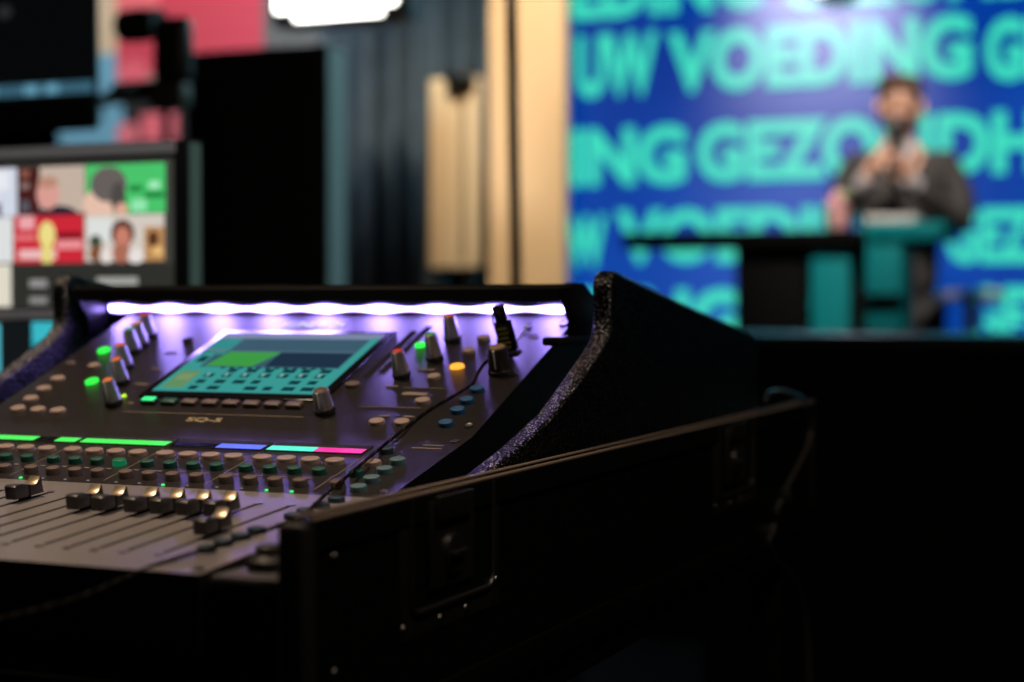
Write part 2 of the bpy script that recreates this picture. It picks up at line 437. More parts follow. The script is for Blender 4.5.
# screws with light rims, small printed marks
scr = MB().lathe([(.0042, 0), (.0040, .0012), (.0018, .0006)], 16).mesh('screw', M_RIVET)
for pl, x, s in (('U', -.6163, .2323), ('U', -.5830, .2390), ('U', -.5880, .122), ('U', -.5865, .018), ('M', -.5835, .139), ('M', -.5845, .012), ('F', -.5830, -.235)):
    put('screw', scr, con, pp(pl, x, s), PL[pl][3])
marks = MB()
def mark(pl, x, s, w, h=.0016):
    o, t, n, a = PL[pl]; M = Matrix((Vector((1, 0, 0)), t, n)).transposed().to_4x4(); M.translation = pp(pl, x, s)
    marks.box(-w / 2, w / 2, -h / 2, h / 2, 0, .00025, M)
for k in range(1, 17):
    mark('M', XS[k] - .002, s_mut - .011, .005); 
for x, s, w in ((-.6936, .093, .012), (-.7060, .130, .010), (-.6760, .130, .016), (-.668, .0805, .010), (-.6080, .212, .018), (-.600, .205, .010), (-.588, .125, .008), (-.97, .16, .012), (-.962, .12, .010), (-.955, .085, .014), (-.94, .044, .006), (-.6487, .033, .010), (-.6722, .033, .010)):
    mark('U', x, s, w, .002)
for a in ((-.6750, .050, .06, .0007), (-.6600, .0905, .040, .0007)): mark('U', *a)
mark('U', -.8430, .0255, .19, .0007); mark('M', -.600, .120, .026, .002); mark('M', -.598, .128, .018, .002)
mark('U', -.6640, .0780, .024, .005)
for q in range(4): mark('M', (XS[q * 4 + 4] + (XS[q * 4 + 5] if q < 3 else -.6265)) / 2, .05, .0006, .085)
made('panel_marking', marks, mat('panel_print', (.30, .23, .18, 1), .6), con)
vents = MB()
for i in range(26):
    for j in range(2):
        o, t, n, a = PL['U']; M = Matrix((Vector((1, 0, 0)), t, n)).transposed().to_4x4(); M.translation = pp('U', -.7290 + j * .0105, .112 + i * .0042 + j * .012)
        vents.box(-.0035, .0035, -.0009, .0009, 0, .0003, M)
made('speaker_grille', vents, M_SLOT, con)
# name plates printed on the panel
def plate(txt, pl, x, s, w, h, m, bold=.0):
    me = text_mesh(txt, w, h, 0, bold); me.materials.clear(); me.materials.append(m)
    me.transform(Matrix.Translation((-w / 2, 0, 0)))
    return put('lettering', me, con, pp(pl, x, s, .0004), PL[pl][3])
plate('SQ-5', 'U', -.8420, .0085, .036, .0095, mat('gold_print', (.50, .40, .26, 1), .4), .02)
plate('ALLEN&HEATH', 'U', -.8480, .2255, .070, .0125, mat('white_logo_glow', (.9, .9, .92, 1), .4, 0, emit=(.9, .88, 1, 1), estr=.9), .02)  # added glow keeps the print bright under the LED strip

# touchscreen
bez = MB().box(-.9400, -.7440, .0560, .2120, 0, .0022, bev=.0010)
bz = put('screen_bezel', bez.mesh('screen_bezel', M_GLOSSB), con, pp('U', 0, 0), TU)
sh = []
teal, dteal = srgb(70, 185, 178), srgb(18, 70, 78)
sh.append(('r', srgb(70, 110, 128), 0, 0, 1, 1))
sh.append(('r', srgb(150, 165, 200), 0, .90, 1, 1))  # pale lavender band paints in the LED strip's reflection
sh.append(('r', srgb(60, 170, 165), 0, .62, .16, .90))
sh.append(('r', srgb(140, 180, 175), .02, .66, .14, .70))
sh.append(('p', srgb(75, 190, 85), [(.13, .42), (.42, .42), (.50, .66), (.18, .66)]))
sh.append(('r', teal, 0, 0, 1, .40)); sh.append(('r', teal, .95, .4, 1, .92)); sh.append(('r', teal, 0, .4, .10, .62))
sh.append(('r', srgb(35, 60, 85), .50, .42, .94, .66)); sh.append(('r', srgb(95, 130, 150), .0, .66, .94, .685))
sh.append(('r', srgb(120, 175, 120), .03, .05, .16, .33)); sh.append(('r', srgb(150, 180, 130), .05, .18, .14, .28))
for i in range(7):
    u = .20 + i * .112
    for v in (.03, .13, .23, .31):
        if random.random() < .9: sh.append(('r', dteal, u, v, u + .07 * random.uniform(.7, 1.1), v + .06))
    sh.append(('r', srgb(150, 215, 205), u + .01, .25, u + .03, .30))
for i in range(12): sh.append(('r', srgb(30, 75, 90), .25 + i * .055, .36, .28 + i * .055, .39))
sh.append(('r', dteal, .05, .46, .10, .56))
P0 = pp('U', -.9310, .0665, .0024)
canvas('touch_display', P0, Vector((.1780, 0, 0)), TUv * .1375, sh, canvas_mat('touchscreen_picture', .62, rough=.06, spec=.7), bz, lift=.0002)

# hood with its strip of LEDs
hy = 1.452
hood_prof = [(1.456, .9985), (1.456, 1.0105), (1.462, 1.0148), (1.487, 1.0150), (1.527, .9970), (1.527, .960), (1.5065, .960), (1.5050, .9985)]
made('hood', MB().prism(hood_prof, -1.115, -.5750, 'x', bev=.0015, seg=2), M_BLACK, con)
cheekp = [(1.4540, .9980), (1.4540, 1.0115), (1.4610, 1.0158), (1.4875, 1.0160), (1.5290, .9975), (1.5290, .9590), (1.4680, .9590), (1.4700, .9796)]
for x0, x1 in ((-.5750, -.5640), (-1.1260, -1.1150)):
    e = made('hood_end', MB().prism(cheekp, x0, x1, 'x', bev=.002, seg=2), M_BLACK, con)
made('hood_arm', MB().box(-.574, -.556, 1.405, 1.527, .9590, .9670, bev=.003), M_BLACK, con)
# diffuser: light falls off across the strip and swells at each LED
m = bpy.data.materials.new('led_diffuser'); m.use_nodes = True; nt = m.node_tree; b = nt.nodes['Principled BSDF']
b.inputs['Base Color'].default_value = (.05, .05, .06, 1)
tc = nt.nodes.new('ShaderNodeTexCoord'); sp = nt.nodes.new('ShaderNodeSeparateXYZ'); nt.links.new(tc.outputs['Object'], sp.inputs[0])
def mth(op, a, b_=None):
    n = nt.nodes.new('ShaderNodeMath'); n.operation = op
    for i, v in enumerate((a, b_)):
        if v is None: continue
        if isinstance(v, (int, float)): n.inputs[i].default_value = v
        else: nt.links.new(v, n.inputs[i])
    return n.outputs[0]
wav = mth('COSINE', mth('MULTIPLY', sp.outputs['X'], 2 * PI / .0625))
wid = mth('ADD', mth('MULTIPLY', wav, .0009), .0027)
q = mth('DIVIDE', sp.outputs['Z'], wid)
fall = mth('EXPONENT', mth('MULTIPLY', mth('POWER', mth('ABSOLUTE', q), 3.0), -1.0))
est = mth('MULTIPLY', fall, mth('ADD', mth('MULTIPLY', wav, 13.0), 34.0))
b.inputs['Emission Color'].default_value = (.36, .25, 1.0, 1)
nt.links.new(est, b.inputs['Emission Strength'])
st = MB().box(-.2643, .2643, -.0012, .0012, -.0068, .0062)
put('led_strip', st.mesh('led_strip', m), con, (-.8473, 1.5020, .9915), R(22), label='glowing violet-white LED strip')

# ================================================================== FLIGHT CASE
XW = -.500; ZT = .871
Y0, Y1 = .856, 2.14
case = thing('flight_case', (-.82, 1.5, .72), 'black flight case with metal rails, butterfly latches and speckled side wedges around the mixing console', 'flight case')
made('side_panel', MB().box(XW - .010, XW, Y0 + .006, Y1, .725, ZT - .012), M_CASE, case)
made('side_panel', MB().box(-1.235, -1.225, Y0 + .006, Y1, .725, ZT - .012), M_CASE, case)
made('front_panel', MB().box(-1.225, XW - .010, Y0, Y0 + .010, .725, .765), M_CASE, case)
made('rear_panel', MB().box(-1.225, XW - .010, Y1 - .012, Y1 - .002, .725, ZT - .012), M_CASE, case)
made('bottom_panel', MB().box(-1.235, XW, Y0, Y1, .715, .725), M_CASE, case)
# aluminium tongue rail on top of the near side, two ridges with a groove between
rp = [(XW - .013, ZT - .018), (XW - .013, ZT - .001), (XW - .0115, ZT + .001), (XW - .0085, ZT + .001), (XW - .0075, ZT - .0015), (XW - .0045, ZT - .0015), (XW - .0035, ZT + .0005), (XW + .0005, ZT + .0005), (XW + .0025, ZT - .0015), (XW + .0025, ZT - .018), (XW + .0002, ZT - .018), (XW + .0002, ZT - .006), (XW - .0102, ZT - .006), (XW - .0102, ZT - .018)]
for ya, yb in ((Y0 + .008, Y1),):
    made('edge_rail', MB().prism(rp, ya, yb, 'y', bev=.0003, seg=1), M_BLACK, case)
    made('rail_bead', MB().tube([(XW - .0104, ya, ZT + .0010), (XW - .0104, yb, ZT + .0010)], .0015, 12), M_ALU, case, label='metal bead, tan reflection painted in')
    made('rail_bead', MB().tube([(XW + .0010, ya, ZT + .0002), (XW + .0010, yb, ZT + .0002)], .0015, 12), M_ALU, case, label='metal bead, tan reflection painted in')
lp = [(-1.725 - p[0], p[1]) for p in rp]
made('edge_rail', MB().prism(lp, Y0, Y1, 'y', bev=.0003, seg=1), M_ALU, case, label='metal rail, tan reflection painted in')
# rounded corner post at the near end
made('corner_post', MB().box(XW - .016, XW + .003, Y0 - .002, Y0 + .014, .722, ZT - .001, bev=.004, seg=3), M_POST, case)
made('corner_post', MB().box(XW - .020, XW + .003, Y1 - .010, Y1 + .004, .722, ZT - .002, bev=.004, seg=3), M_POST, case)
made('base_rail', MB().box(XW - .012, XW + .003, Y0, Y1, .716, .740, bev=.002), M_CASE, case)
# butterfly latches in pressed dishes
def latch(yc, zt=ZT, k=1.0):
    w = .066 * k; x = XW
    fr = MB()
    top, bot = zt - .002, zt - .078
    path = [(x + .002, yc - w, top), (x + .002, yc - w, bot + .010)]
    path += [(x + .002, yc - w + .010 - .010 * math.cos(a), bot + .010 - .010 * math.sin(a)) for a in (R(30), R(60), R(90))]
    path += [(x + .002, yc + w - .010 + .010 * math.sin(a), bot + .010 - .010 * math.cos(a)) for a in (0, R(30), R(60), R(90))]
    path += [(x + .002, yc + w, top)]
    fr.tube(path, .0022, 8)
    fr.box(x - .002, x + .0012, yc - w - .014, yc - w, bot - .016, top, bev=.0005); fr.box(x - .002, x + .0012, yc + w, yc + w + .014, bot - .016, top, bev=.0005)
    fr.box(x - .002, x + .0012, yc - w, yc + w, bot - .016, bot, bev=.0005)
    o = made('latch_dish', fr, M_STEEL, case)
    pts = [(yc - w - .009, top - .012), (yc - w - .009, bot - .008), (yc - .020, bot - .010), (yc + .022, bot - .010), (yc + w + .009, bot + .002), (yc + w + .009, top - .014)]
    for y_, z_ in pts: made('rivet', MB().ball((x + .0012, y_, z_), .0016, .0036, .0036, seg=12), M_RIVET, o, label='steel rivet head')
    lv = MB()
    lv.box(x + .0005, x + .004, yc - .040, yc + .030, bot + .012, top - .004, bev=.0012)
    lv.box(x + .004, x + .0075, yc - .034, yc + .022, top - .018, top - .001, bev=.001)
    lv.lathe([(.014, 0), (.014, .003), (.010, .0045)], 20, Matrix.Translation((x + .004, yc - .006, bot + .034)) @ Matrix.Rotation(PI / 2, 4, 'Y'))
    lv.box(x + .006, x + .012, yc - .018, yc + .006, bot + .032, bot + .036, bev=.0008)
    made('latch_lever', lv, M_STEEL, o)
    made('dish_floor', MB().box(x - .0015, x + .0004, yc - w, yc + w, bot, top), M_CASE, o)
latch(1.060); latch(1.775)
for y_, z_ in ((.895, .845), (.895, .775)): made('rivet', MB().ball((XW + .0004, y_, z_), .0014, .0032, .0032, seg=12), M_RIVET, case, label='steel rivet head')
# speckled side wedges (wooden cheeks with rounded edges)
def arc(c, r, a0, a1, n=5): return [(c[0] + r * math.cos(R(a0 + (a1 - a0) * i / n)), c[1] + r * math.sin(R(a0 + (a1 - a0) * i / n))) for i in range(n + 1)]
CK = [(.960, .770), (1.020, .812), (1.145, .8610), (1.240, .8830), (1.320, .9060), (1.385, .9360), (1.425, .9550)]
CK += [(1.441, .9640), (1.450, .9730), (1.452, .985), (1.450, 1.010)]
CK += [(1.4510, 1.0180), (1.4560, 1.0235), (1.4640, 1.0265), (1.4760, 1.0262), (1.4880, 1.0235)]
CK += [(1.700, .9930), (1.940, .9620), (1.956, .9570), (1.962, .9480), (1.962, .770)]
wedge = MB().prism(CK, -.5430, -.5240, 'x', bev=.0050, seg=4).mesh('side_cheek', M_SPECK, 50)
put('side_cheek', wedge, case, (0, 0, 0), label='textured black wedge')
o = put('side_cheek', wedge, case, (-.6060, 0, 0), label='textured black wedge')
# inner ledge beside the console and its thumb screw
made('inner_ledge', MB().box(-.5710, XW - .012, Y0 + .012, 1.06, .824, .834, bev=.002), mat('ledge_metal', (.20, .185, .21, 1), .35, .5), case)
made('thumb_screw', MB().lathe([(.014, 0), (.014, .006), (.009, .010), (.009, .014), (.006, .016)], 20, Matrix.Translation((-.5480, .900, .834))), M_POST, case)

# table that carries the case
tb = thing('equipment_table', (-.82, 1.45, 0), 'black table under the flight case', 'table')
made('tabletop', MB().box(-1.24, -.506, .80, 2.12, .685, .715, bev=.004), M_CASE, tb)
for x in (-1.20, -.54):
    for y in (.84, 2.08): made('leg', MB().box(x - .02, x + .02, y - .02, y + .02, 0, .685, bev=.003), M_CASE, tb)

# ------------------------------------------------------------------ USB stick and braided lanyard
t = TU
ub = thing('usb_stick', pp('U', -.6000, .1800, 0), 'black USB stick with yellow-green print standing in the console beside the wide black knob', 'usb stick')
def inU(p): return pp('U', -.6000 + p[0], .1720 + p[1], p[2])
Mu = Matrix((Vector((1, 0, 0)), TUv, NU)).transposed().to_4x4()
lean = Matrix.Rotation(R(-9), 4, 'Y') @ Matrix.Rotation(R(-4), 4, 'X')
ux, us = onp('U', 512, 357)
Mu = Matrix.Translation(pp('U', ux, us, 0)) @ (Mu @ lean) @ Matrix.Diagonal((.9, .9, .80, 1))
made('plug', MB().box(-.006, .006, -.0022, .0022, .0004, .010, Mu), M_CHROME, ub, label='metal plug')
made('socket_collar', MB().box(-.010, .010, -.006, .006, .0012, .006, Mu, bev=.001), M_KNOBBLK, ub)
made('body', MB().box(-.0090, .0090, -.0042, .0042, .008, .043, Mu, bev=.0015), M_GLOSSB, ub)
made('cap', MB().box(-.0062, .0062, -.0040, .0040, .043, .062, Mu, bev=.0024, seg=3), M_GLOSSB, ub)
yp = MB()
for i in range(5): yp.box(-.0062 + .0004 * i, .0040 + .0012 * (i % 2), -.0046, -.0042, .012 + i * .0055, .0145 + i * .0055, Mu)
made('print', yp, mat('lime_print', (.55, .60, .06, 1), .4), ub, label='yellow-green print')
made('strap_loop', MB().tube([Mu @ Vector(p) for p in ((-.004, 0, .058), (-.006, -.004, .054), (-.006, -.007, .044), (-.005, -.008, .034), (-.003, -.007, .026))], .0008, 8), M_KNOBBLK, ub)
# side arm of the stick's holder
made('clip', MB().cyl(onp3('U', 513, 346, .004), onp3('U', 526, 328, .006), .0016, 10).ball(onp3('U', 526, 328, .006), .003), M_SILVER, ub)

def catmull(P, n=10):
    out = []
    for i in range(len(P) - 1):
        p0, p1, p2, p3 = P[max(i - 1, 0)], P[i], P[i + 1], P[min(i + 2, len(P) - 1)]
        for k in range(n):
            u = k / n
            out.append(.5 * ((2 * p1) + (p2 - p0) * u + (2 * p0 - 5 * p1 + 4 * p2 - p3) * u * u + (3 * p1 - p0 - 3 * p2 + p3) * u ** 3))
    out.append(P[-1]); return out
cp = [Mu @ Vector((-.004, -.0086, .030)), onp3('U', 497, 352, .020), onp3('U', 484, 364, .010), onp3('U', 477, 375, .004), onp3('U', 472, 384, .002), onp3('U', 455, 395, .0016), onp3('U', 430, 409, .0016), onp3('U', 405, 428, .003),
      onp3('M', 372, 455, .006), onp3('M', 345, 478, .008), onp3('M', 326, 494, .009), onp3('F', 305, 513, .009), onp3('F', 285, 523, .008), onp3('F', 250, 536, .0085), onp3('F', 215, 547, .005), onp3('F', 180, 557, .002)]
px_end = [(150, 567), (120, 580), (85, 595), (40, 609), (0, 619), (-40, 632)]
zc = (cp[-1] - CAM).dot(FWD)
for i, (px, py) in enumerate(px_end): cp.append(atz(px, py, zc - .018 - .020 * i))
path = catmull(cp, 12)
rope = MB()
rope.tube(path, lambda u: .00135, 8)
# braid: two thin strands wound round the core
for ph in (0, PI):
    rr = []
    for i, p in enumerate(path):
        tq = (path[min(i + 1, len(path) - 1)] - path[max(i - 1, 0)]).normalized(); u = tq.cross(Vector((0, 0, 1))).normalized(); w = u.cross(tq)
        a = i * 1.25 + ph; rr.append(p + (u * math.cos(a) + w * math.sin(a)) * .0011)
    rope.mi = 1 if ph else 0; rope.tube(rr, .00055, 5)
tag(made('lanyard', rope, [mat('cord_black', (.004, .004, .004, 1), .8, spec=.1), mat('cord_fleck', (.06, .05, .03, 1), .7, spec=.1)]), 'thin black braided lanyard running from the USB stick over the front edge of the console', 'lanyard')

# cable looped over the rear end of the case
loopp = [atx(765, 402, -.4962), atx(768, 394, -.4962), atx(776, 391, -.4962), atx(788, 392, -.4962), atx(799, 397, -.4960), atx(807, 408, -.494), atx(810, 424, -.4960), atx(809, 441, -.4960), atx(800, 462, -.4960), atx(786, 488, -.4960), atx(777, 508, -.4960), atx(773, 530, -.4960), atx(771, 550, -.4960), Vector((-.4960, 2.09, .60)), Vector((-.4960, 2.12, .30)), Vector((-.49, 2.16, .05)), Vector((-.46, 2.22, .004)), Vector((-.38, 2.26, .0026))]
hk = thing('cable', atx(785, 480, -.49), 'glossy black cable looped over the rear corner of the flight case', 'cable')
made('sheath', MB().tube(catmull(loopp, 8), .0024, 10), mat('cable_gloss', (.16, .15, .15, 1), .2, .6), hk)
made('connector', MB().cyl(atx(779, 503, -.4928), atx(775, 515, -.4928), .0062, 14, .005), M_RIVET, hk, label='bright metal connector')
made('cable_clip', MB().box(-.494, -.480, loopp[10].y - .004, loopp[10].y + .012, loopp[9].z - .012, loopp[9].z + .002, bev=.001), M_STEEL, hk)

# ================================================================== MONITORS ON THE LEFT
def screen_thing(name, label, cat, y, px0, px1, py0, py1, thick, shapes, area, m_body, pic, strength=1., rim=None):
    """flat display facing the viewer: outer edges in its own plane, picture area = fractions of the front"""
    A = aty(px0, py1, y); B = aty(px1, py0, y)
    th = thing(name, (A.x / 2 + B.x / 2, y, A.z), label, cat)
    made('housing', MB().box(A.x, B.x, y, y + thick, A.z, B.z, bev=min(.006, thick / 3)), m_body, th)
    w, h = B.x - A.x, B.z - A.z
    P0 = Vector((A.x + w * area[0], y - .0010, A.z + h * area[1]))
    canvas('display_picture', P0, Vector((w * (area[2] - area[0]), 0, 0)), Vector((0, 0, h * (area[3] - area[1]))), shapes, canvas_mat(pic, strength), th, lift=.0003, label='lit picture')
    return th, A, B
mY = aty(100, 220, 1).y; mY = atz(190, 220, 2.2).y
def uvb(px0, px1, py0, py1): return lambda x0, y0, x1, y1: ((x0 - px0) / (px1 - px0), (py1 - y1) / (py1 - py0), (x1 - px0) / (px1 - px0), (py1 - y0) / (py1 - py0))
q = uvb(-200, 174, 158, 308)
def rc(c, x0, y0, x1, y1): return ('r', srgb(*c), *q(x0, y0, x1, y1))
def el(c, x, y, a, b):
    u0, v0, u1, v1 = q(x - a, y - b, x + a, y + b); return ('e', srgb(*c), (u0 + u1) / 2, (v0 + v1) / 2, (u1 - u0) / 2, (v1 - v0) / 2)
vid = [rc((62, 63, 58), -200, 158, 174, 308),
       rc((215, 220, 235), -200, 162, 28, 212), rc((120, 60, 60), -150, 175, -60, 212), rc((60, 60, 70), 0, 198, 12, 212), rc((235, 238, 245), 2, 165, 20, 185),
       rc((70, 30, 28), 29, 162, 93, 212), rc((200, 180, 165), 50, 162, 93, 210), rc((150, 95, 80), 32, 165, 40, 172), rc((150, 120, 115), 32, 178, 40, 184), rc((90, 90, 100), 32, 196, 40, 208),
       el((35, 35, 50), 66, 214, 22, 12), el((222, 160, 150), 58, 190, 11, 16), el((190, 140, 120), 58, 178, 10, 6),
       rc((75, 200, 110), 94, 162, 167, 212), el((235, 195, 175), 107, 202, 16, 16), el((105, 98, 95), 115, 182, 17, 18), el((80, 75, 72), 124, 196, 7, 16), el((225, 170, 150), 127, 208, 6, 7),
       rc((30, 130, 60), 134, 184, 146, 190), rc((30, 130, 60), 148, 191, 166, 197), rc((165, 240, 190), 152, 180, 162, 188), rc((150, 235, 180), 136, 198, 150, 210),
       rc((225, 228, 228), -200, 213, 24, 260), rc((60, 60, 60), -4, 249, 3, 258),
       rc((208, 42, 58), 25, 212, 92, 261), rc((240, 170, 175), 30, 212, 45, 226), rc((235, 130, 135), 26, 232, 46, 237), rc((238, 150, 155), 66, 238, 91, 247), rc((240, 190, 190), 30, 247, 66, 257),
       el((240, 225, 140), 57, 232, 8, 14), rc((235, 220, 130), 52, 240, 62, 261), rc((120, 15, 30), 66, 230, 90, 236),
       rc((215, 205, 195), 93, 213, 166, 260), rc((225, 228, 225), 96, 216, 118, 240), el((70, 80, 60), 103, 240, 6, 7), el((130, 80, 45), 104, 252, 7, 8),
       el((95, 55, 50), 128, 232, 11, 14), el((205, 130, 110), 128, 236, 7, 11), el((175, 110, 90), 127, 252, 9, 10), el((235, 225, 220), 113, 254, 6, 8), el((235, 228, 225), 140, 255, 7, 8),
       rc((190, 140, 90), 148, 226, 166, 260), el((90, 55, 35), 156, 238, 5, 8), el((235, 190, 120), 160, 250, 5, 5),
       rc((228, 222, 205), -200, 262, 22, 306), rc((48, 48, 45), 24, 262, 174, 308),
       rc((150, 150, 148), 40, 278, 57, 286), rc((140, 140, 138), 40, 296, 57, 303), rc((165, 165, 160), 104, 276, 142, 284), rc((160, 160, 155), 110, 290, 130, 296)]
m_mon = mat('monitor_housing', (.012, .013, .014, 1), .35)
A0 = aty(-215, 318, mY); B0 = aty(188, 139, mY)
mon = thing('video_monitor', ((A0.x + B0.x) / 2, mY, A0.z), 'black monitor behind the console showing a grid of video-call faces', 'monitor')
made('housing', MB().box(A0.x, B0.x, mY, mY + .030, A0.z, B0.z, bev=.0015), m_mon, mon)
a = aty(-200, 308, mY); b2 = aty(174, 158, mY)
canvas('display_picture', Vector((a.x, mY - .0015, a.z)), Vector((b2.x - a.x, 0, 0)), Vector((0, 0, b2.z - a.z)), vid, canvas_mat('video_call_picture', .95), mon, lift=.0002, label='lit video-call picture')
m_bez = mat('bezel_silver', (.62, .62, .66, 1), .5, 0)
made('side_trim', MB().box(B0.x - .0005, B0.x + .0010, mY + .003, mY + .029, A0.z + .004, B0.z - .004), mat('trim_teal_spill', (.26, .52, .52, 1), .5), mon, label='side trim tinted with teal LED-wall light')  # teal spill of the LED wall painted into the trim colour
t0, t1 = aty(-200, 158, mY), aty(175, 152, mY)
made('top_trim', MB().box(t0.x, t1.x, mY - .004, mY + .001, t0.z, t1.z, bev=.001), m_bez, mon, label='silver strip')
t0, t1 = aty(-215, 319, mY), aty(140, 311, mY)
made('chin_trim', MB().box(t0.x, t1.x, mY - .006, mY + .001, t0.z, t1.z, bev=.001), m_bez, mon, label='silver strip')
made('neck', MB().box(A0.x * .55 + B0.x * .45 - .03, A0.x * .55 + B0.x * .45 + .03, mY + .030, mY + .055, .76, A0.z + .12, bev=.004), m_mon, mon)
made('foot', MB().box(A0.x * .55 + B0.x * .45 - .12, A0.x * .55 + B0.x * .45 + .12, mY - .05, mY + .13, .752, .764, bev=.004), m_mon, mon)
# a lower screen in front, mostly behind the case wedge
lY = mY - .06
q = uvb(-200, 70, 322, 400)
low = [rc((20, 24, 26), -200, 322, 70, 400), rc((95, 205, 225), -60, 324, 5, 388), rc((60, 190, 205), 35, 322, 66, 352), rc((45, 160, 180), 35, 340, 66, 352), rc((35, 90, 100), -200, 324, -70, 360)]
A1 = aty(-215, 408, lY); B1 = aty(85, 319, lY)
lap = thing('laptop', ((A1.x + B1.x) / 2, lY, .752), 'open laptop with cyan windows on a dark screen, below the video-call monitor', 'laptop')
made('lid', MB().box(A1.x, B1.x, lY, lY + .008, A1.z, B1.z, bev=.003), m_mon, lap)
a = aty(-200, 400, lY); b2 = aty(70, 322, lY)
canvas('display_picture', Vector((a.x, lY - .0012, a.z)), Vector((b2.x - a.x, 0, 0)), Vector((0, 0, b2.z - a.z)), low, canvas_mat('laptop_picture', .9), lap, lift=.0002, label='lit cyan windows')
made('keyboard_base', MB().box(A1.x, B1.x, lY - .21, lY + .008, A1.z - .018, A1.z, bev=.003), m_mon, lap)
# desk for these
dk = thing('side_desk', (A0.x + .1, mY, 0), 'dark desk behind the console carrying the monitor and laptop', 'desk')
dz = A1.z - .018
made('desktop', MB().box(A0.x - .12, -1.27, mY - .32, mY + .26, dz - .03, dz, bev=.003), m_dark, dk)
for x in (A0.x - .08, -1.30):
    for y in (mY - .28, mY + .22): made('leg', MB().box(x - .02, x + .02, y - .02, y + .02, 0, dz - .03), m_dark, dk)
for o in list(mon.children):
    if o.name.startswith('foot') or o.name.startswith('neck'): COL.objects.unlink(o); bpy.data.objects.remove(o)
xm = A0.x * .5 + B0.x * .5
made('neck', MB().box(xm - .03, xm + .03, mY + .030, mY + .055, dz + .012, A0.z + .12, bev=.004), m_mon, mon)
made('foot', MB().box(xm - .12, xm + .12, mY + .012, mY + .20, dz, dz + .012, bev=.004), m_mon, mon)

# black monitor high on the left with a pale blue ticker
tY = atz(50, 60, 3.2).y
A2 = aty(-190, 142, tY); B2 = aty(90, -90, tY)
tv = thing('ticker_monitor', ((A2.x + B2.x) / 2, tY, A2.z), 'large black screen in the upper left with a pale blue ticker band', 'monitor')
made('housing', MB().box(A2.x, B2.x, tY, tY + .03, A2.z, B2.z, bev=.008), m_mon, tv)
q = uvb(-180, 95, -80, 112)
tk = [rc((7, 8, 9), -180, -80, 95, 112), rc((60, 104, 124), -180, 95, 95, 107)]
for i in range(13): tk.append(rc((105, 165, 190) if i % 3 else (60, 100, 120), -170 + i * 20, 96, -158 + i * 20, 106))
tk += [el((46, 46, 48), 11, 12, 7, 7)]
a = aty(-180, 112, tY); b2 = aty(95, -80, tY)
canvas('display_picture', Vector((a.x, tY - .0015, a.z)), Vector((b2.x - a.x - .004, 0, 0)), Vector((0, 0, b2.z - a.z)), tk, canvas_mat('ticker_picture', .9), tv, lift=.0002, label='pale blue ticker band')
xm = (A2.x + B2.x) / 2
made('stand_pole', MB().cyl((xm, tY + .08, .03), (xm, tY + .08, A2.z + .3), .025), m_mon, tv)
made('stand_foot', MB().lathe([(.20, 0), (.20, .02), (.05, .035)], 28, Matrix.Translation((xm, tY + .08, 0))), m_mon, tv)
made('mount', MB().box(xm - .08, xm + .08, tY + .03, tY + .10, A2.z + .12, A2.z + .28, bev=.004), m_mon, tv)

# studio camera silhouette in front of the banner
cY = atz(150, 70, 3.75).y
scam = thing('studio_camera', (aty(165, 70, cY).x, cY + .1, 0), 'black camera-like device with a rounded nose, standing before the red and blue banner', 'camera')
m_cam = mat('camera_black', (.014, .013, .012, 1), .45)
def cbox(px0, px1, py0, py1, d0, d1, bev=.02):
    A = aty(px0, py1, cY); B = aty(px1, py0, cY); return MB().box(A.x, B.x, cY + d0, cY + d1, A.z, B.z, bev=bev, seg=3)
made('body', cbox(150, 184, 14, 84, 0, .05), m_cam, scam)
A = aty(119, 27, cY + .06); B = aty(160, 27, cY + .06); 
lens = MB(); d = B.x - A.x
lens.lathe([(.014, 0), (.028, .004), (.036, .014), (.038, d * .6), (.035, d * .65), (.035, d)], 28, Matrix.Translation(A) @ Matrix.Rotation(PI / 2, 4, 'Y'))
made('lens_barrel', lens, m_cam, scam)
made('tripod_head', cbox(146, 180, 82, 108, .005, .05, .008), mat('head_brown', (.05, .043, .036, 1), .5), scam, label='dark brown head')
A = aty(166, 108, cY + .08); made('centre_pole', MB().cyl((A.x, A.y, .35), (A.x, A.y, A.z), .010), m_cam, scam)
for k in range(3):
    a = R(90 + 120 * k); made('leg', MB().cyl((A.x, A.y, .62), (A.x + .2 * math.cos(a), A.y + .2 * math.sin(a), .01), .013), m_cam, scam)
made('handle', MB().tube(catmull([aty(140, 90, cY + .05), aty(120, 92, cY), aty(104, 100, cY - .03), aty(98, 102, cY - .05)], 6), .014, 10), m_cam, scam)
made('cable_box', cbox(97, 150, 76, 98, .05, .10, .01), m_cam, scam)

# printed banner behind (paper, lit by an added spot)
bY = atz(250, 20, 6.0).y
A = aty(60, 180, bY); B = aty(480, -160, bY)
q = uvb(60, 480, -160, 180)
ban = [rc((150, 138, 128), 60, -160, 480, 180), rc((205, 190, 160), 60, -160, 128, 36), rc((110, 175, 205), 60, 36, 131, 180), rc((205, 70, 90), 124, -160, 276, 62),
       rc((228, 110, 120), 124, -160, 170, 12), rc((100, 102, 104), 276, -160, 480, 180), rc((170, 70, 85), 398, -160, 480, 72), rc((28, 30, 34), 131, 80, 276, 180),  # grey area lightened to paint in the lamp's veiling glare
       el((228, 105, 122), 141, 62, 17, 17), rc((228, 110, 125), 150, 108, 188, 139), el((225, 120, 135), 135, 130, 12, 14), rc((20, 24, 28), 60, 96, 108, 112), rc((30, 30, 34), 112, 78, 132, 96)]
bn = thing('banner', ((A.x + B.x) / 2, bY, 0), 'large printed banner of red, cream and light blue areas hanging behind the lamp', 'banner')
canvas('print', Vector((A.x, bY - .004, A.z)), Vector((B.x - A.x, 0, 0)), Vector((0, 0, B.z - A.z)), ban, canvas_mat('banner_print', lit=True, rough=.7), bn, lift=.0008)
